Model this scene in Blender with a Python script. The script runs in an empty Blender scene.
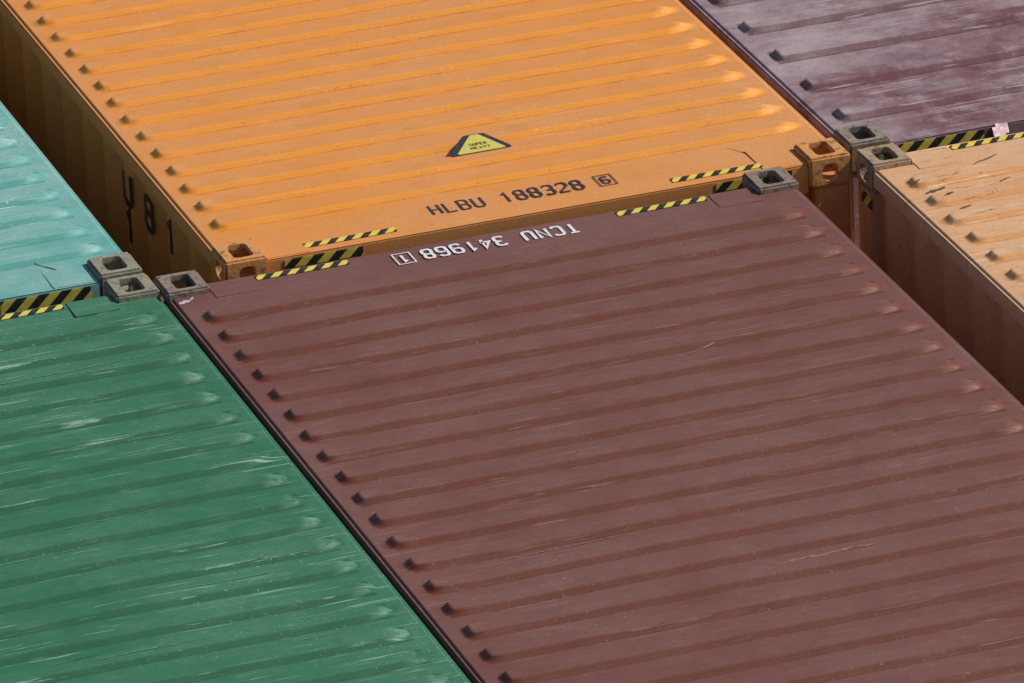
import bpy, bmesh, math, random
import numpy as np
from mathutils import Vector, Matrix, noise
random.seed(4)
S = bpy.context.scene
COL = S.collection
W, L, H = 2.438, 6.058, 2.591

# ------------------------------------------------------------------ camera calibration
def basis(th, ph, ro):
    F = np.array([math.sin(th)*math.cos(ph), math.cos(th)*math.cos(ph), -math.sin(ph)])
    R = np.array([math.cos(th), -math.sin(th), 0.0])
    U = np.cross(R, F)
    R2 = R*math.cos(ro)+U*math.sin(ro)
    U2 = U*math.cos(ro)-R*math.sin(ro)
    return R2, U2, F
def proj(q, P):
    th, ph, ro, lf, tx, ty, D = q[:7]
    R, U, F = basis(th, ph, ro)
    C = np.array([tx, ty, 0])-D*F
    d = np.array(P)-C
    f = math.exp(lf); z = d@F
    return 512+f*(d@R)/z, 341.5-f*(d@U)/z
def resid(q):
    p, d, y0, ox, g, y1 = q[7:13]
    r = []
    def pt(P, uv, w=1.0):
        u, v = proj(q, P); r.append((u-uv[0])*w); r.append((v-uv[1])*w)
    pt((0,0,0),(154,278)); pt((0,-.178,0),(167,293)); pt((W,0,0),(783,165)); pt((W,-.178,0),(798,181))
    pt((ox,g,0),(225,262)); pt((ox,g+.178,0),(210,247)); pt((ox+W,g,0),(850,152)); pt((ox+W,g+.178,0),(835,137))
    m = [(207,318),(223,336),(238,355),(254,375),(270,394),(287,414),(304,436),(320,456),(338,478),(356,498),(374,520),(391,542),(408,564),(427,586),(446,609),(466,632),(486,656)]
    for i, uv in enumerate(m): pt((d, -y0-i*p, -.016), uv, .5)
    o = [(211,225),(197,207),(182,188),(168,171),(153,154),(139,137),(125,120),(110,103),(96,87),(82,70),(68,54),(54,38),(40,22)]
    for i, uv in enumerate(o): pt((ox+d, g+y1+i*p, -.016), uv, .5)
    def ln(X, uv):
        a = np.array(proj(q,(X,0,0))); b = np.array(proj(q,(X,uv[1]<200 and 2.0 or -2.5,0)))
        n = (b-a)/np.linalg.norm(b-a); e = np.array(uv)-a
        r.append((e[0]*n[1]-e[1]*n[0])*.5)
    ln(W,(1024,398)); ln(0,(482,683)); ln(ox+W,(690,0)); ln(ox,(7,0))
    r.append(q[2]/.01)
    return np.array(r)
q = np.array([.37,.47,0,math.log(6000),1.02,-.94,24,.17,.07,.36,.285,.03,.29])
lam = 1e-2; r = resid(q); c = r@r
for it in range(300):
    J = np.zeros((len(r), len(q)))
    for k in range(len(q)):
        h = 1e-6*max(1, abs(q[k])); q2 = q.copy(); q2[k] += h; J[:,k] = (resid(q2)-r)/h
    A = J.T@J
    dq = np.linalg.solve(A+lam*np.diag(np.diag(A)), -J.T@r)
    r2 = resid(q+dq); c2 = r2@r2
    if c2 < c: q = q+dq; r = r2; c = c2; lam *= .4
    else: lam *= 4
    if lam > 1e12: break
PITCH, DX, Y0, OX, G, Y1 = [float(v) for v in q[7:13]]
Rv, Uv, Fv = basis(*q[:3])
Cc = np.array([q[4], q[5], 0])-q[6]*Fv
cam = bpy.data.cameras.new('camera'); co = bpy.data.objects.new('camera', cam); COL.objects.link(co)
M = Matrix(((Rv[0],Uv[0],-Fv[0],Cc[0]),(Rv[1],Uv[1],-Fv[1],Cc[1]),(Rv[2],Uv[2],-Fv[2],Cc[2]+H),(0,0,0,1)))
co.matrix_world = M
cam.sensor_width = 36; cam.lens = math.exp(q[3])/1024*36; cam.clip_end = 2000
S.camera = co

# ------------------------------------------------------------------ world + sun
w = bpy.data.worlds.new("World"); S.world = w; w.use_nodes = True
nt = w.node_tree; bg = nt.nodes['Background']; sky = nt.nodes.new('ShaderNodeTexSky')
sky.sky_type = 'NISHITA'; sky.sun_disc = False
sd = Vector((.95,-.15,0)).normalized(); el = math.radians(38)
sd = Vector((sd.x*math.cos(el), sd.y*math.cos(el), math.sin(el)))
sky.sun_elevation = el; sky.sun_rotation = math.atan2(sd.x, sd.y)
nt.links.new(sky.outputs[0], bg.inputs[0]); bg.inputs[1].default_value = .075
sl_ = bpy.data.lights.new('sun','SUN'); sl_.energy = 4.1; sl_.angle = math.radians(.5); sl_.color = (1,.94,.85)
so = bpy.data.objects.new('sun', sl_); COL.objects.link(so); so.rotation_euler = sd.to_track_quat('Z','Y').to_euler()
S.view_settings.view_transform = 'Standard'; S.view_settings.look = 'None'; S.view_settings.exposure = 0

# ------------------------------------------------------------------ materials
class NG:
    def __init__(s, name):
        s.m = bpy.data.materials.new(name); s.m.use_nodes = True
        s.t = s.m.node_tree; s.b = s.t.nodes['Principled BSDF']
        s.tc = s.t.nodes.new('ShaderNodeTexCoord')
    def n(s, typ, **kw):
        o = s.t.nodes.new(typ)
        for k, v in kw.items(): setattr(o, k, v)
        return o
    def l(s, a, b): s.t.links.new(a, b)
    def mapping(s, loc=(0,0,0), rot=(0,0,0), sc=(1,1,1)):
        m = s.n('ShaderNodeMapping'); m.inputs[1].default_value = loc; m.inputs[2].default_value = rot; m.inputs[3].default_value = sc
        s.l(s.tc.outputs['Object'], m.inputs[0]); return m.outputs[0]
    def raw(s, vec, scale, det=4, rough=.55):
        t = s.n('ShaderNodeTexNoise'); t.inputs['Scale'].default_value = scale; t.inputs['Detail'].default_value = det; t.inputs['Roughness'].default_value = rough
        s.l(vec, t.inputs['Vector']); return t
    def rng(s, v, lo, hi, a=0., b=1.):
        r = s.n('ShaderNodeMapRange'); r.inputs[1].default_value = lo; r.inputs[2].default_value = hi; r.inputs[3].default_value = a; r.inputs[4].default_value = b
        s.l(v, r.inputs[0]); return r.outputs[0]
    def noise(s, vec, scale, det=4, rough=.55, lo=.4, hi=.6, a=0., b=1.):
        return s.rng(s.raw(vec,scale,det,rough).outputs['Fac'], lo, hi, a, b)
    def mul(s, a, b):
        m = s.n('ShaderNodeMath', operation='MULTIPLY')
        for i, v in enumerate((a,b)):
            if isinstance(v,(int,float)): m.inputs[i].default_value = v
            else: s.l(v, m.inputs[i])
        return m.outputs[0]
    def mix(s, fac, a, b):
        m = s.n('ShaderNodeMix', data_type='RGBA')
        if isinstance(fac,(int,float)): m.inputs[0].default_value = fac
        else: s.l(fac, m.inputs[0])
        for i, v in ((6,a),(7,b)):
            if isinstance(v, tuple): m.inputs[i].default_value = (*v,1)
            else: s.l(v, m.inputs[i])
        return m.outputs[2]
    def attr(s, n): return s.n('ShaderNodeAttribute', attribute_name=n).outputs['Fac']
    def bump(s, h, strength=.3, dist=.002):
        b = s.n('ShaderNodeBump'); b.inputs['Strength'].default_value = strength; b.inputs['Distance'].default_value = dist
        s.l(h, b.inputs['Height']); s.l(b.outputs[0], s.b.inputs['Normal'])

def paint(name, base, faded, slope_tint, seed, scuff=.5, scuffcol=None, rust=.3, wear=.4, rough=(.38,.6), spec=.4, fade=.6, fadelo=.38, rustcol=(.07,.03,.015), dark=.15, slopemix=.92, grain=.14, fleck=.5, medfade=.40):
    g = NG(name); off = (seed*7.3, seed*3.1, seed*1.7)
    P = g.mapping(off)
    big = g.raw(P,1.1,6,.70); b2 = g.n('ShaderNodeSeparateColor'); g.l(big.outputs['Color'], b2.inputs[0])
    c = g.mix(g.mul(g.rng(b2.outputs[0],fadelo,fadelo+.26), fade), base, faded)
    med = g.raw(P,7,5,.74); m2 = g.n('ShaderNodeSeparateColor'); g.l(med.outputs['Color'], m2.inputs[0])
    c = g.mix(g.rng(m2.outputs[0],.5,.72,0,.35), c, tuple(v*.72 for v in base))
    c = g.mix(g.rng(m2.outputs[1],.50,.66,0,medfade), c, faded)
    s_ = g.attr('slope'); c = g.mix(g.mul(s_,g.rng(m2.outputs[1],.35,.65,slopemix,slopemix-.25)), c, slope_tint)  # slope colour painted in for less sky sheen and dust than the flats
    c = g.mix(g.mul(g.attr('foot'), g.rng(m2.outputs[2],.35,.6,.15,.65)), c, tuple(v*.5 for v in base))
    sc = scuffcol or faded
    st = g.raw(g.mapping(off,(0,0,.06),(1.6,60,6)),1.6,4,.62); s2 = g.n('ShaderNodeSeparateColor'); g.l(st.outputs['Color'], s2.inputs[0])
    mk = g.rng(b2.outputs[1],.46,.60)
    c = g.mix(g.mul(g.mul(g.rng(s2.outputs[0],.585,.64),mk),scuff), c, sc)
    c = g.mix(g.mul(g.mul(g.rng(s2.outputs[1],.615,.635),g.rng(b2.outputs[2],.48,.56)),scuff), c, tuple(min(1,v*1.3+.04) for v in sc))
    c = g.mix(g.mul(g.mul(g.attr('wear'),g.rng(m2.outputs[1],.44,.62)),wear), c, tuple(min(1,v*1.2+.03) for v in sc))
    ds = g.noise(g.mapping((off[1],off[0],0),(0,0,.3),(5,26,5)),1.5,4,.7,.60,.63)
    c = g.mix(g.mul(g.mul(ds,g.rng(b2.outputs[2],.50,.56)),dark), c, rustcol)
    fine = g.raw(P,75,2,.65); f2 = g.n('ShaderNodeSeparateColor'); g.l(fine.outputs['Color'], f2.inputs[0])
    c = g.mix(g.mul(g.mul(g.rng(f2.outputs[0],.63,.67),g.rng(m2.outputs[2],.48,.6)),rust), c, rustcol)
    c = g.mix(g.mul(g.mul(g.rng(f2.outputs[1],.66,.70),g.rng(b2.outputs[0],.45,.6)),fleck), c, tuple(min(1,v*1.5+.08) for v in sc))
    c = g.mix(g.rng(f2.outputs[2],.35,.65,0,grain), c, tuple(v*.55 for v in base))
    g.l(c, g.b.inputs['Base Color'])
    g.l(g.rng(m2.outputs[0],.35,.7,rough[0],rough[1]), g.b.inputs['Roughness'])
    g.b.inputs['Specular IOR Level'].default_value = spec
    g.bump(f2.outputs[2], .22, .002)
    return g.m
def simple(name, c1, c2, scale=20, rough=.6, bump=.3, spec=.4, c3=None):
    g = NG(name); P = g.mapping((random.random()*9,)*3)
    c = g.mix(g.noise(P,scale,5,.65,.35,.65), c1, c2)
    if c3: c = g.mix(g.noise(P,scale*2.3,4,.6,.55,.64), c, c3)
    g.l(c, g.b.inputs['Base Color']); g.b.inputs['Roughness'].default_value = rough
    g.b.inputs['Specular IOR Level'].default_value = spec
    g.bump(g.noise(P,scale*4,4,.6,.2,.8), bump, .003)
    return g.m
def hazard(name, shear, period=.075, wear=.35):
    g = NG(name); sx = g.n('ShaderNodeSeparateXYZ'); g.l(g.tc.outputs['Object'], sx.inputs[0])
    v = g.mul(sx.outputs[1], shear)
    a = g.n('ShaderNodeMath', operation='ADD'); g.l(sx.outputs[0], a.inputs[0]); g.l(v, a.inputs[1])
    a2 = g.n('ShaderNodeMath', operation='ADD'); g.l(a.outputs[0], a2.inputs[0]); a2.inputs[1].default_value = 10
    d = g.mul(a2.outputs[0], 1/period)
    f = g.n('ShaderNodeMath', operation='FRACT'); g.l(d, f.inputs[0])
    t = g.n('ShaderNodeMath', operation='GREATER_THAN'); g.l(f.outputs[0], t.inputs[0]); t.inputs[1].default_value = .5
    c = g.mix(t.outputs[0], (.018,.018,.02), (.80,.62,.07))
    P = g.mapping((random.random()*9,2,3))
    c = g.mix(g.mul(g.noise(P,40,5,.7,.52,.66),wear), c, (.22,.17,.10))
    g.l(c, g.b.inputs['Base Color']); g.b.inputs['Roughness'].default_value = .5
    return g.m

HAZ = hazard('hazard_tape', -.8, .064); HAZF = hazard('hazard_tape_face', -1.0, .085)
BLACKP = simple('black_lettering', (.022,.025,.045), (.06,.05,.06), 60, .5)
WHITEP = simple('white_lettering', (.88,.88,.90), (.70,.66,.68), 70, .5)
YELP = simple('yellow_sticker', (.74,.66,.10), (.66,.56,.12), 30, .45)
LABP = simple('pale_label', (.78,.72,.76), (.62,.25,.32), 30, .45)
DARKSEAL = simple('dark_underframe', (.03,.03,.03), (.05,.045,.04), 20, .8)
LOWBOUNCE = simple('low_bounce_side_paint', (.17,.13,.07), (.11,.10,.06), 5, .7)  # made-up brown for the teal walls, cuts green bounce onto the orange wall

# ------------------------------------------------------------------ mesh helpers
def link(name, me, mat, parent=None, smooth=False):
    o = bpy.data.objects.new(name, me); COL.objects.link(o)
    if mat and not me.materials: me.materials.append(mat)
    if parent: o.parent = parent
    if smooth: me.shade_smooth()
    return o
def box_mesh(name, boxes, bevel=.004):
    bm = bmesh.new()
    for (x0,x1,y0,y1,z0,z1) in boxes:
        m = Matrix.Translation(((x0+x1)/2,(y0+y1)/2,(z0+z1)/2)) @ Matrix.Diagonal((abs(x1-x0),abs(y1-y0),abs(z1-z0),1))
        bmesh.ops.create_cube(bm, size=1, matrix=m)
    if bevel:
        bmesh.ops.bevel(bm, geom=bm.edges[:], offset=bevel, segments=2, affect='EDGES', clamp_overlap=True)
    me = bpy.data.meshes.new(name); bm.to_mesh(me); bm.free(); return me
def slot_mesh(cx, cy, a, b, z0, z1, axis, rad=None):
    pts = []; r = min(a,b)/2 if rad is None else rad
    for k in range(32):
        t = 2*math.pi*(k+.5)/32; x, y = r*math.cos(t), r*math.sin(t)
        x += math.copysign(max(0,a/2-r), math.cos(t)); y += math.copysign(max(0,b/2-r), math.sin(t))
        pts.append((cx+x, cy+y))
    bm = bmesh.new(); lo = []; hi = []
    for (u,v) in pts:
        for z, arr in ((z0,lo),(z1,hi)):
            c = (u,v,z) if axis == 2 else ((u,z,v) if axis == 1 else (z,u,v))
            arr.append(bm.verts.new(c))
    bm.faces.new(lo); bm.faces.new(hi)
    n = len(lo)
    for i in range(n): bm.faces.new((lo[i],lo[(i+1)%n],hi[(i+1)%n],hi[i]))
    bmesh.ops.recalc_face_normals(bm, faces=bm.faces[:])
    me = bpy.data.meshes.new('cut'); bm.to_mesh(me); bm.free(); return me
def casting_base():
    base = bpy.data.objects.new('tmp', box_mesh('tmp',[(0,.162,0,.178,-.118,0)],.008)); COL.objects.link(base)
    cuts = [box_mesh('c',[(.026,.138,.026,.154,-.100,-.022)],0), slot_mesh(.083,.090,.078,.122,-.05,.02,2,.018),
            slot_mesh(.083,-.062,.064,.068,-.02,.05,1,.024), slot_mesh(.089,-.062,.085,.064,-.02,.05,0)]
    tmp = [base]
    for c in cuts:
        o = bpy.data.objects.new('tmpc', c); COL.objects.link(o); tmp.append(o)
        md = base.modifiers.new('b','BOOLEAN'); md.operation = 'DIFFERENCE'; md.object = o; md.solver = 'EXACT'
    dg = bpy.context.evaluated_depsgraph_get()
    me = bpy.data.meshes.new_from_object(base.evaluated_get(dg))
    for o in tmp: bpy.data.objects.remove(o)
    me.materials.clear()
    return me
CAST = casting_base()
def casting(sx, sy, sz, mat, parent, x, y, z):
    me = CAST.copy(); me.name = 'corner_casting'
    bm = bmesh.new(); bm.from_mesh(me)
    bmesh.ops.transform(bm, matrix=Matrix.Diagonal((sx,sy,sz,1)), verts=bm.verts[:])
    if sx*sy*sz < 0: bmesh.ops.reverse_faces(bm, faces=bm.faces[:])
    bm.to_mesh(me); bm.free()
    o = link('corner_casting', me, mat, parent); o.location = (x,y,z)
    return o

# block lettering drawn as strokes with cut corners
def l8(): return [[(.13,1),(.47,1),(.58,.88),(.58,.64),(.47,.53),(.13,.53),(.02,.64),(.02,.88),(.13,1)],[(.13,.53),(.0,.40),(0,.13),(.13,0),(.47,0),(.6,.13),(.6,.40),(.47,.53)]]
SIX = [[(.6,.85),(.47,1),(.13,1),(0,.87),(0,.13),(.13,0),(.47,0),(.6,.13),(.6,.42),(.47,.55),(.06,.55)]]
GL = {'U':[[(0,1),(0,.14),(.13,0),(.47,0),(.6,.14),(.6,1)]], 'H':[[(0,0),(0,1)],[(.6,0),(.6,1)],[(.05,.5),(.55,.5)]],
 'L':[[(0,1),(0,0),(.6,0)]], 'B':[[(0,0),(0,1),(.46,1),(.6,.87),(.6,.64),(.48,.52),(.05,.52)],[(.48,.52),(.6,.4),(.6,.13),(.46,0),(0,0)]],
 '1':[[(.1,.80),(.33,1),(.33,0)]], '8':l8(), '3':[[(0,.87),(.13,1),(.47,1),(.6,.87),(.6,.64),(.48,.52),(.2,.52)],[(.48,.52),(.6,.4),(.6,.13),(.47,0),(.13,0),(0,.13)]],
 '2':[[(0,.85),(.13,1),(.47,1),(.6,.87),(.6,.60),(0,.14),(0,0),(.6,0)]], '6':SIX, '9':[[(.6-x,1-y) for x,y in SIX[0]]],
 '4':[[(.45,0),(.45,1),(0,.3),(.62,.3)]], 'T':[[(0,1),(.6,1)],[(.3,.95),(.3,0)]], 'C':[[(.6,.85),(.47,1),(.13,1),(0,.87),(0,.13),(.13,0),(.47,0),(.6,.15)]],
 'N':[[(0,0),(0,1),(.6,0),(.6,1)]], 'S':[[(.6,.85),(.47,1),(.13,1),(0,.87),(0,.64),(.13,.53),(.47,.5),(.6,.4),(.6,.13),(.47,0),(.13,0),(0,.15)]],
 'P':[[(0,0),(0,1),(.46,1),(.6,.87),(.6,.6),(.46,.48),(.05,.48)]], 'E':[[(.6,1),(0,1),(0,0),(.6,0)],[(.05,.5),(.5,.5)]],
 'R':[[(0,0),(0,1),(.46,1),(.6,.87),(.6,.6),(.46,.48),(.05,.48)],[(.3,.48),(.6,0)]], 'A':[[(0,0),(.3,1),(.6,0)],[(.12,.32),(.48,.32)]],
 'V':[[(0,1),(.3,0),(.6,1)]], 'Y':[[(0,1),(.3,.5),(.6,1)],[(.3,.5),(.3,0)]], ' ':[]}
def text_mesh(body, adv, gw, gh, th):
    bm = bmesh.new(); lay = 0
    for i, ch in enumerate(body):
        for pl in GL[ch]:
            P = [Vector((i*adv+x/.6*gw, y*gh)) for x, y in pl]; lay = (lay+1)%3; z = lay*.0002
            Lf = []; Rt = []
            closed = (P[0]-P[-1]).length < 1e-6
            for k in range(len(P)):
                d0 = (P[k]-P[k-1]).normalized() if k > 0 else ((P[0]-P[-2]).normalized() if closed else None)
                d1 = (P[k+1]-P[k]).normalized() if k < len(P)-1 else ((P[1]-P[0]).normalized() if closed else None)
                if d0 is None: d0 = d1
                if d1 is None: d1 = d0
                n0 = Vector((-d0.y,d0.x)); n1 = Vector((-d1.y,d1.x)); mm = (n0+n1).normalized()
                s = th/2/max(.5,mm.dot(n0))
                Lf.append(bm.verts.new((*(P[k]+mm*s),z))); Rt.append(bm.verts.new((*(P[k]-mm*s),z)))
            for k in range(len(P)-1): bm.faces.new((Rt[k],Rt[k+1],Lf[k+1],Lf[k]))
    me = bpy.data.meshes.new('lettering'); bm.to_mesh(me); bm.free(); return me
def frame_mesh(w_, h_, t):
    bm = bmesh.new()
    o = [bm.verts.new(c) for c in ((0,0,0),(w_,0,0),(w_,h_,0),(0,h_,0))]
    i = [bm.verts.new(c) for c in ((t,t,0),(w_-t,t,0),(w_-t,h_-t,0),(t,h_-t,0))]
    for k in range(4): bm.faces.new((o[k],o[(k+1)%4],i[(k+1)%4],i[k]))
    me = bpy.data.meshes.new('f'); bm.to_mesh(me); bm.free(); return me
def plate(name, lx, ly, mat, parent, loc, rot=(0,0,0), thick=.0015):
    me = box_mesh(name, [(-lx/2,lx/2,-ly/2,ly/2,-thick,0)], 0)
    o = link(name, me, mat, parent); o.location = loc; o.rotation_euler = rot; return o

ZF = -.025      # flat roof level below the top of the castings
HC, SLP = .185, .10
def ss(t): t = max(0,min(1,t)); return t*t*(3-2*t)
def sl(t): t = max(0,min(1,t)); return .5*t+.5*t*t*(3-2*t)
def roof_z(a, yv, y0, pitch, n):
    """ridge height 0..1; a: distance from the left edge, yv: distance from the seam end"""
    k = round((yv-y0)/pitch)
    if k < 0 or k >= n: return 0
    t = abs(yv-y0-k*pitch)/pitch
    if pitch > PITCH*1.5: t = t*1.45
    j = noise.noise(Vector((k*1.7, y0*9, pitch*50)))*.010
    if a < W/2:
        dx = a; e = sl((dx-(DX-.012+j))/.030); hw = HC*(.60+.40*ss((dx-DX+.012)/.06))
    else:
        dx = W-a; e = sl((dx-(DX-.022+j))/.066)**.8; hw = HC*(.40+.60*ss((dx-DX+.022)/.12))
    return sl((hw+SLP-t)/SLP)*e
class Container: pass
def container(label, x0, yend, vis, recess, y_first, mats, mc, seed, wallmat=None, HR=.020, pitch=None, group='shipping containers packed side by side'):
    c = Container(); e = bpy.data.objects.new('shipping_container', None); COL.objects.link(e)
    e.location = (x0+W/2, yend-vis*L/2, 0); e['label'] = label; e['category'] = 'shipping container'; e['group'] = group
    c.e = e; c.vis = vis; c.HR = HR; wallmat = wallmat or mats; c.x0 = x0; c.yend = yend
    PT = pitch or PITCH; wide = 1.45 if PT > PITCH*1.5 else 1.
    def LX(a): return -W/2+a
    def LY(b): return vis*(L/2-b)
    c.LX, c.LY = LX, LY
    n = int((L-.30-y_first)/PT)+1; c.n = n; c.y_first = y_first
    rec2 = .02
    xs = [.0185,.020,.026,.036]+[DX-.016+.0045*i for i in range(11)]+[DX+.045,DX+.06,DX+.075]
    xs = [v for v in xs if v < .155]+[.162,.18]
    xs += [.18+(W/2-.18)*i/26 for i in range(1,27)]
    xs = sorted(set([round(v,5) for v in xs]+[round(W-v,5) for v in xs]))
    ys = [recess, .178, L-.178, L-rec2]
    offs = [0]+[v/wide for v in (.08,.15,.172,.185,.195,.21,.235,.26,.275,.285,.295,.315)]+[.40,.5]
    for k in range(n):
        for o_ in offs:
            for s in (-1,1):
                if o_ == .5 and s == 1 and k < n-1: continue
                if o_ == 0 and s == 1: continue
                v = y_first+(k+s*o_)*PT
                if recess+.01 < v < L-rec2-.01 and abs(v-.178) > .004 and abs(v-(L-.178)) > .004: ys.append(v)
    ys += [recess+(y_first-.5*PT-recess)*i/4 for i in (1,2,3) if y_first-.5*PT > recess and abs(recess+(y_first-.5*PT-recess)*i/4-.178) > .006]
    ys = sorted(set([round(v,5) for v in ys]))
    verts = []; faces = []; wear = []; slope = []; foot = []
    nx, ny = len(xs), len(ys)
    def surf(a, b):
        dx = min(a, W-a); hgt = roof_z(a, b, y_first, PT, n)
        amp = ss(dx/.25)*ss(min(b,L-b)/.3)
        dn = noise.noise(Vector((a*1.6+seed*5, b*1.6, seed)))*.0045 + noise.noise(Vector((a*4+seed*3, b*5, seed+7)))*.0026
        z = ZF+HR*hgt+amp*dn
        if hgt > .5: z += noise.noise(Vector((a*9, b*3+seed, 2)))*.0018*amp
        return z, hgt
    c.surf = surf
    for b in ys:
        for a in xs:
            dx = min(a, W-a); z, hgt = surf(a, b)
            if dx < .019: z = ZF-.007
            verts.append((LX(a), LY(b), H+z))
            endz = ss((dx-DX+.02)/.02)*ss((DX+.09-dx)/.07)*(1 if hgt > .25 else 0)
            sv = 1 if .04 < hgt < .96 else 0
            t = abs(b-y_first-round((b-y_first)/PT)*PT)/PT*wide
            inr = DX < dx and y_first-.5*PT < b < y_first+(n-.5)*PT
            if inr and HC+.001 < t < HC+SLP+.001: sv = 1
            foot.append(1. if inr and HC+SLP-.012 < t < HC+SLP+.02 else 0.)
            slope.append(sv); wear.append(endz)
    def inc(a0,a1,b0,b1):
        am, bm_ = (a0+a1)/2, (b0+b1)/2; dx = min(am, W-am)
        return dx < .162 and (bm_ < .178 or bm_ > L-.178)
    for j in range(ny-1):
        for i in range(nx-1):
            if inc(xs[i],xs[i+1],ys[j],ys[j+1]): continue
            f = (j*nx+i, j*nx+i+1, (j+1)*nx+i+1, (j+1)*nx+i)
            faces.append(f if vis < 0 else f[::-1])
    me = bpy.data.meshes.new('roof_panel'); me.from_pydata(verts, [], faces)
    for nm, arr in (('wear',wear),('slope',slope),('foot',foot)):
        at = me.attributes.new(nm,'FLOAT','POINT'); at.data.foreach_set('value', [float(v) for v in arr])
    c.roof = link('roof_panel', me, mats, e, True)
    zt = H+ZF-.005
    for s in (-1,1):
        xa, xb = s*(W/2-.002), s*(W/2-.062)
        link('top_side_rail', box_mesh('top_side_rail',[(min(xa,xb),max(xa,xb),-L/2+.178,L/2-.178,zt-.06,zt)],.005), mats, e)
        link('bottom_side_rail', box_mesh('bottom_side_rail',[(min(xa,xb),max(xa,xb),-L/2+.178,L/2-.178,.012,.16)],.005), wallmat, e)
        for t in (-1,1):
            xc = s*(W/2-.005); ya, yb = t*(L/2-.006), t*(L/2-.15)
            link('corner_post', box_mesh('corner_post',[(min(xc,s*(W/2-.14)),max(xc,s*(W/2-.14)),min(ya,yb),max(ya,yb),.118,H-.118)],.008), wallmat, e)
            casting(-s,-t,1,mc,e,s*W/2,t*L/2,H)
            casting(-s,-t,-1,mc,e,s*W/2,t*L/2,0)
    for t in (-1,1):
        r_ = recess if t == vis else rec2
        ya, yb = t*(L/2-r_+.002), t*(L/2-r_-.06)
        link('end_header', box_mesh('end_header',[(-W/2+.162,W/2-.162,min(ya,yb),max(ya,yb),zt-.11,zt+.003)],.004), mats, e)
        link('end_sill', box_mesh('end_sill',[(-W/2+.162,W/2-.162,min(ya,yb),max(ya,yb),.012,.15)],.004), mats, e)
        pr = []; x = -W/2+.14; seq = [(.11,0),(.018,.045),(.104,0),(.018,-.045)]; d = 0; k = 0
        while x < W/2-.14:
            pr.append((x,d)); stp, dd = seq[k%4]; x += stp; d += dd; k += 1
        pr.append((W/2-.14,d))
        yb0 = r_+.012
        v = []; f = []
        for (xx,dd) in pr:
            yy = t*(L/2-yb0-dd); v += [(xx,yy,.15),(xx,yy,zt-.11)]
        for i in range(len(pr)-1): f.append((2*i,2*i+2,2*i+3,2*i+1))
        me = bpy.data.meshes.new('end_wall'); me.from_pydata(v,[],f); link('end_wall', me, mats, e)
    for s in (-1,1):
        pr = []; y = -L/2+.15; seq = [(.072,0),(.068,.036),(.070,0),(.068,-.036)]; d = 0; k = 0
        while y < L/2-.15:
            pr.append((y,d)); stp, dd = seq[k%4]; y += stp; d += dd; k += 1
        pr.append((L/2-.15,d))
        v = []; f = []
        for (yy,dd) in pr:
            xx = s*(W/2-.012-dd); v += [(xx,yy,.16),(xx,yy,zt-.06)]
        for i in range(len(pr)-1): f.append((2*i,2*i+2,2*i+3,2*i+1))
        me = bpy.data.meshes.new('side_wall'); me.from_pydata(v,[],f); link('side_wall', me, wallmat, e)
    for s in (-1,1):
        a0, a1 = .166, .335
        xa, xb = (LX(a0), LX(a1)) if s < 0 else (LX(W-a1), LX(W-a0))
        b0, b1 = recess+.006, .235
        ya, yb = LY(b0), LY(b1)
        link('corner_plate', box_mesh('corner_plate',[(xa,xb,min(ya,yb),max(ya,yb),H+ZF-.003,H+ZF+.003)],.0015), mats, e)
    me = box_mesh('floor_panel',[(-W/2+.07,W/2-.07,-L/2+.12,L/2-.12,.10,.14)],0); link('floor_panel', me, DARKSEAL, e)
    return c
def strip(c, a0, a1, b0, b1, tilt=0):
    return plate('hazard_strip', a1-a0, b1-b0, HAZ, c.e, (c.LX((a0+a1)/2), c.LY((b0+b1)/2), H+ZF+.0035), (0,0,tilt))
def face_strip(c, a0, a1, z0, z1, recess):
    return plate('hazard_strip', a1-a0, z1-z0, HAZF, c.e, (c.LX((a0+a1)/2), c.LY(recess-.0045), H+(z0+z1)/2), (math.pi/2,0,0))
def sheet(name, me, mat, c, x, y, flip=False, label=None):
    o = link(name, me, mat, c.e); o.location = (x,y,H+ZF+.0028)
    if flip: o.rotation_euler = (0,0,math.pi)
    if label: o['label'] = label
    return o
def scrape(c, a, b, length, width, mat, ang=0., frag=1, name='scrape_mark'):
    """ragged flake or streak of paint lying on the roof, following its ribs"""
    bm = bmesh.new(); n = max(4,int(length/.008)); rows = 7
    ca, sa = math.cos(ang), math.sin(ang); prev = None; sd_ = random.random()*50
    for i in range(n+1):
        t = i/n-.5; env = max(0,1-(2*t)**2)**.5
        wv = width*env*(.45+.9*abs(noise.noise(Vector((i*.35,sd_,0))))*2)/1.3
        cy = noise.noise(Vector((i*.12,sd_,5)))*width*.6
        row = []
        for r_ in range(rows):
            u, v = t*length, cy+wv*(r_/(rows-1)-.5)
            aa, bb = a+u*ca-v*sa, b+(u*sa+v*ca)*(-c.vis)
            z, _ = c.surf(aa, bb)
            row.append(bm.verts.new((c.LX(aa), c.LY(bb), H+z+.0022)))
        if prev and (frag == 0 or noise.noise(Vector((i*.5,sd_,9))) > -.24):
            for r_ in range(rows-1): bm.faces.new((prev[r_],row[r_],row[r_+1],prev[r_+1]))
        prev = row
    bmesh.ops.delete(bm, geom=[v for v in bm.verts if not v.link_faces], context='VERTS')
    bmesh.ops.recalc_face_normals(bm, faces=bm.faces[:])
    me = bpy.data.meshes.new(name); bm.to_mesh(me); bm.free()
    return link(name, me, mat, c.e, True)

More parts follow.
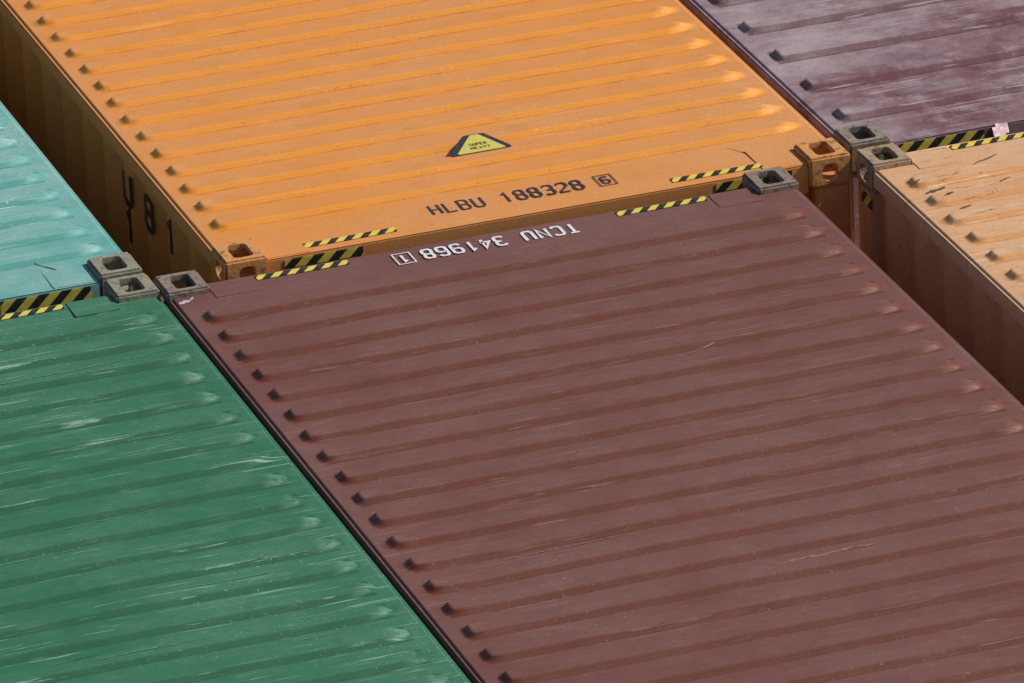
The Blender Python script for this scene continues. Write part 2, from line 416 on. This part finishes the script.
# paints ------------------------------------------------------------
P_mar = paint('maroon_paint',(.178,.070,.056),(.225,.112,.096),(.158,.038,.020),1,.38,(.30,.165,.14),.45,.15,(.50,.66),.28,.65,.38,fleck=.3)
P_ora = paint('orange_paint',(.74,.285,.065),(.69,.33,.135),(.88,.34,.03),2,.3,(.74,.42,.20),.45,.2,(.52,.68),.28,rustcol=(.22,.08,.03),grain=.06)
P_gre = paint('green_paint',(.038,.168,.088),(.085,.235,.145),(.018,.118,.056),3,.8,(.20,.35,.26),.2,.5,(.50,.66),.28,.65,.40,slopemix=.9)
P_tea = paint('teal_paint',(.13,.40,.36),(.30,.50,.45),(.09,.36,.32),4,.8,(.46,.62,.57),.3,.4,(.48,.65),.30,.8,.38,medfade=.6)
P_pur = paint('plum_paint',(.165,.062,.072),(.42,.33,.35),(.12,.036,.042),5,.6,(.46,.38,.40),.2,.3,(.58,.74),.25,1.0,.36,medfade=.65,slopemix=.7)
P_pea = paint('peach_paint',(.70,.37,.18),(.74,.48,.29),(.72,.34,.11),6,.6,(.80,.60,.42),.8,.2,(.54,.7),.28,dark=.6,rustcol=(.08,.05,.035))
C_mar = simple('worn_casting_maroon',(.21,.16,.13),(.30,.25,.20),18,.8,.5,.3,(.15,.08,.06))
C_gre = simple('worn_casting_green',(.24,.21,.15),(.33,.29,.22),18,.8,.5,.3,(.14,.17,.12))
C_tea = simple('worn_casting_teal',(.25,.23,.17),(.32,.31,.24),18,.8,.5,.3,(.17,.12,.08))
C_ora = simple('worn_casting_orange',(.70,.30,.07),(.60,.30,.12),14,.7,.5,.3,(.26,.14,.07))
C_pur = simple('worn_casting_plum',(.22,.17,.13),(.31,.26,.20),18,.8,.5,.3,(.14,.08,.06))
C_pea = simple('worn_casting_peach',(.32,.23,.15),(.44,.31,.20),18,.8,.5,.3,(.17,.10,.07))
M_blk = simple('bare_dark_metal',(.05,.035,.03),(.22,.12,.07),50,.7)
M_och = simple('ochre_rust_streak',(.36,.20,.09),(.22,.10,.07),30,.7)
M_pal = simple('pale_scuff',(.32,.22,.20),(.23,.12,.105),60,.6)
M_grn = simple('pale_green_scuff',(.18,.34,.24),(.09,.23,.14),50,.6)
M_whi = simple('white_scuff',(.60,.60,.66),(.45,.42,.46),40,.6)
M_mar = simple('maroon_overspray',(.17,.065,.055),(.2,.09,.08),40,.5)

REC = .094; RO = .020
mar = container('dark maroon container in the middle with white upside-down TCNU lettering on its roof', 0, 0, 1, REC, Y0, P_mar, C_mar, 1)
gre = container('green container with chalky scuffed roof at the lower left, beside the maroon one', -W-.012, .05, 1, REC, .36, P_gre, C_gre, 2, HR=.018)
pea = container('faded peach orange container at the right edge with black scrapes on its roof', W+.30, .03, 1, .06, .36, P_pea, C_pea, 3)
ora = container('bright orange container with yellow triangular warning sticker and dark HLBU lettering on its roof', OX, G, -1, RO, Y1, P_ora, C_ora, 4)
tea = container('pale turquoise container at the left edge, end to end with the green one', -W-.012, .085, -1, .004, .30, P_tea, C_tea, 5, LOWBOUNCE, HR=.018)
pur = container('plum purple container with grey worn roof at the upper right, beside the bright orange one', W+.30, .075, -1, .004, .33, P_pur, C_pur, 6, HR=.022, pitch=PITCH*1.75)

for c, r_ in ((mar,REC),(gre,REC),(pea,.06)):
    strip(c,.35,.70,r_+.014,r_+.052,random.uniform(-.01,.01)); strip(c,W-.70,W-.35,r_+.014,r_+.052,random.uniform(-.01,.01))
strip(ora,.325,.68,.065,.103,.012); strip(ora,W-.68,W-.325,.065,.103,-.01)
face_strip(ora,.23,.53,-.070,-.036,RO); face_strip(ora,W-.53,W-.23,-.070,-.036,RO)
for c in (tea,pur):
    face_strip(c,.20,.54,-.092,-.034,.004); face_strip(c,W-.54,W-.20,-.092,-.034,.004)
# small crumpled label
bm = bmesh.new()
grid = [[bm.verts.new((x*.017+.004*noise.noise(Vector((x,y,3))), y*.013+.008*noise.noise(Vector((x*.7,y,8))), .010*noise.noise(Vector((x*.9,y*.9,1))))) for x in range(-2,3)] for y in range(-2,3)]
for j in range(4):
    for i in range(4):
        if (i,j) in ((0,3),(3,0)): continue
        bm.faces.new((grid[j][i],grid[j][i+1],grid[j+1][i+1],grid[j+1][i]))
me = bpy.data.meshes.new('paper_label'); bm.to_mesh(me); bm.free()
o = link('paper_label', me, LABP, pur.e); o.location = (pur.LX(.60), pur.LY(-.016), H-.040); o.rotation_euler = (math.pi/2-.7,.1,.1)
o['label'] = 'small crumpled pink and white label beside the hazard strip'
for c in (pea, ora):
    plate('hazard_strip', .10, .05, HAZF, c.e, (-W/2+.002, c.LY(.105), H-.165), (math.pi/2,0,-math.pi/2), .001)

# lettering
ADV = .0555
sheet('owner_code', text_mesh('HLBU',ADV,.034,.086,.0105), BLACKP, ora, ora.LX(.855), ora.LY(.155), label='dark lettering HLBU')
sheet('serial_number', text_mesh('188328',ADV,.034,.086,.0105), BLACKP, ora, ora.LX(.855+5*ADV), ora.LY(.155), label='dark digits 188328')
sheet('check_digit', text_mesh('6',ADV,.026,.062,.0085), BLACKP, ora, ora.LX(1.525), ora.LY(.167), label='dark digit 6 in a thin box')
sheet('check_digit_box', frame_mesh(.070,.104,.005), BLACKP, ora, ora.LX(1.503), ora.LY(.146))
sheet('owner_code', text_mesh('TCNU',ADV,.034,.080,.0125), WHITEP, mar, mar.LX(1.56), mar.LY(.141), True, label='white upside-down lettering TCNU')
sheet('serial_number', text_mesh('341968',ADV,.034,.080,.0125), WHITEP, mar, mar.LX(1.56-5*ADV), mar.LY(.141), True, label='white upside-down digits 341968')
sheet('check_digit', text_mesh('1',ADV,.026,.060,.011), WHITEP, mar, mar.LX(.906), mar.LY(.153), True, label='white digit 1 in a thin box')
sheet('check_digit_box', frame_mesh(.070,.102,.0055), WHITEP, mar, mar.LX(.930), mar.LY(.132), True)

def tri_sticker():
    ox_, oy_ = 1.088, .608; zc = H+ZF+ora.HR+.003
    def flat(poly, z0, z1, name):
        bm = bmesh.new(); n = len(poly)
        lo = [bm.verts.new((ora.LX(ox_+p[0]),ora.LY(oy_+p[1]),z0)) for p in poly]
        hi = [bm.verts.new((ora.LX(ox_+p[0]),ora.LY(oy_+p[1]),z1)) for p in poly]
        bm.faces.new(hi)
        for i in range(n): bm.faces.new((lo[i],lo[(i+1)%n],hi[(i+1)%n],hi[i]))
        me = bpy.data.meshes.new(name); bm.to_mesh(me); bm.free(); return me
    outer = [(.000,0),(.222,0),(.230,.006),(.228,.022),(.176,.168),(.168,.174),(.100,.174),(.090,.168),(-.008,.022),(-.008,.006)]
    inner = [(.022,.002),(.203,.002),(.206,.010),(.154,.156),(.150,.165),(.120,.165),(.112,.156),(.018,.010)]
    o = link('warning_sticker', flat(outer,zc-.003,zc,'warning_sticker'), BLACKP, ora.e); o['label'] = 'yellow triangular warning sticker with black slanted borders'
    link('sticker_face', flat(inner,zc-.001,zc+.0015,'sticker_face'), YELP, o)
    for s_, yy, ww in (('SUPER',.062,.070),('HEAVY',.028,.082)):
        adv = ww/5; me = text_mesh(s_, adv, adv*.60, .021, .0028)
        for v in me.vertices:
            v.co = Vector((ora.LX(ox_+.122-ww/2+v.co.x), ora.LY(oy_+yy+v.co.y), zc+.0025+v.co.z))
        link('sticker_lettering', me, BLACKP, o)
tri_sticker()

def side_char(ch, k, zc, hh=.125, ww=.085):
    me = text_mesh(ch, .1, ww, hh, .027)
    o = link('side_lettering', me, BLACKP, ora.e); o['label'] = 'large dark character %s on the shaded left wall' % ch
    yc = -L/2+.15+.036+.278*k
    o.location = (-W/2+.0085, yc+ww/2, H+zc-hh/2); o.rotation_euler = (math.pi/2,0,-math.pi/2)
side_char('U',4,-.20); side_char('8',3,-.20); side_char('1',2,-.19); side_char('1',4,-.36)

def where(c, u, v):
    d = Fv*math.exp(q[3]) + Rv*(u-512) + Uv*(341.5-v); t = (ZF-Cc[2])/d[2]; P = Cc+d*t
    return P[0]-c.x0, (c.yend-P[1])*c.vis
def mark(c, u, v, ln_, wd, mat, ang=0, frag=1):
    a, b = where(c,u,v); scrape(c, a, b, ln_, wd, mat, ang, frag)
mark(mar,826,554,.40,.020,M_och,.03,0); mark(mar,775,565,.20,.008,M_och,.02,0)
mark(mar,186,303,.06,.030,M_whi,.4,0); mark(mar,192,299,.03,.016,M_whi,.9,0)
mark(mar,464,247,.05,.016,M_mar,.9,0)
mark(mar,560,548,.5,.006,M_pal,.03,1); mark(mar,700,350,.14,.008,M_pal,.3,0)
mark(mar,890,430,.3,.005,M_pal,-.04); mark(mar,300,340,.18,.005,M_pal,-.3)
mark(mar,620,290,.22,.006,M_pal,.12)
for (u,v,l_,w_,a_) in ((936,191,.10,.026,.35),(950,199,.05,.02,.1),(985,160,.15,.014,.5),(966,207,.06,.016,.3),(1005,180,.07,.010,.5),(918,186,.03,.012,.8)):
    mark(pea,u,v,l_,w_,M_blk,a_,0)
mark(tea,46,268,.11,.010,M_blk,-1.0,0)
mark(gre,78,308,.12,.006,M_blk,-1.1,0); mark(gre,6,522,.03,.02,M_blk,0,0)
mark(ora,742,152,.14,.006,M_blk,-1.0,0)
for (u,v,l_,w_) in ((60,378,.8,.008),(120,372,.4,.005),(40,470,.6,.006),(150,655,.4,.008),(90,662,.3,.010),(230,585,.4,.006),(30,560,.5,.006),(170,440,.3,.006),(300,640,.3,.005),(110,520,.5,.005)):
    mark(gre,u,v,l_,w_,M_grn,random.uniform(-.03,.08),0)

me = bpy.data.meshes.new('ground'); me.from_pydata([(-300,-300,0),(300,-300,0),(300,300,0),(-300,300,0)],[],[(0,1,2,3)])
g = link('ground', me, simple('yard_asphalt',(.045,.045,.045),(.07,.068,.065),.8,.9,.3)); g['kind'] = 'structure'
g.location.z = -.004
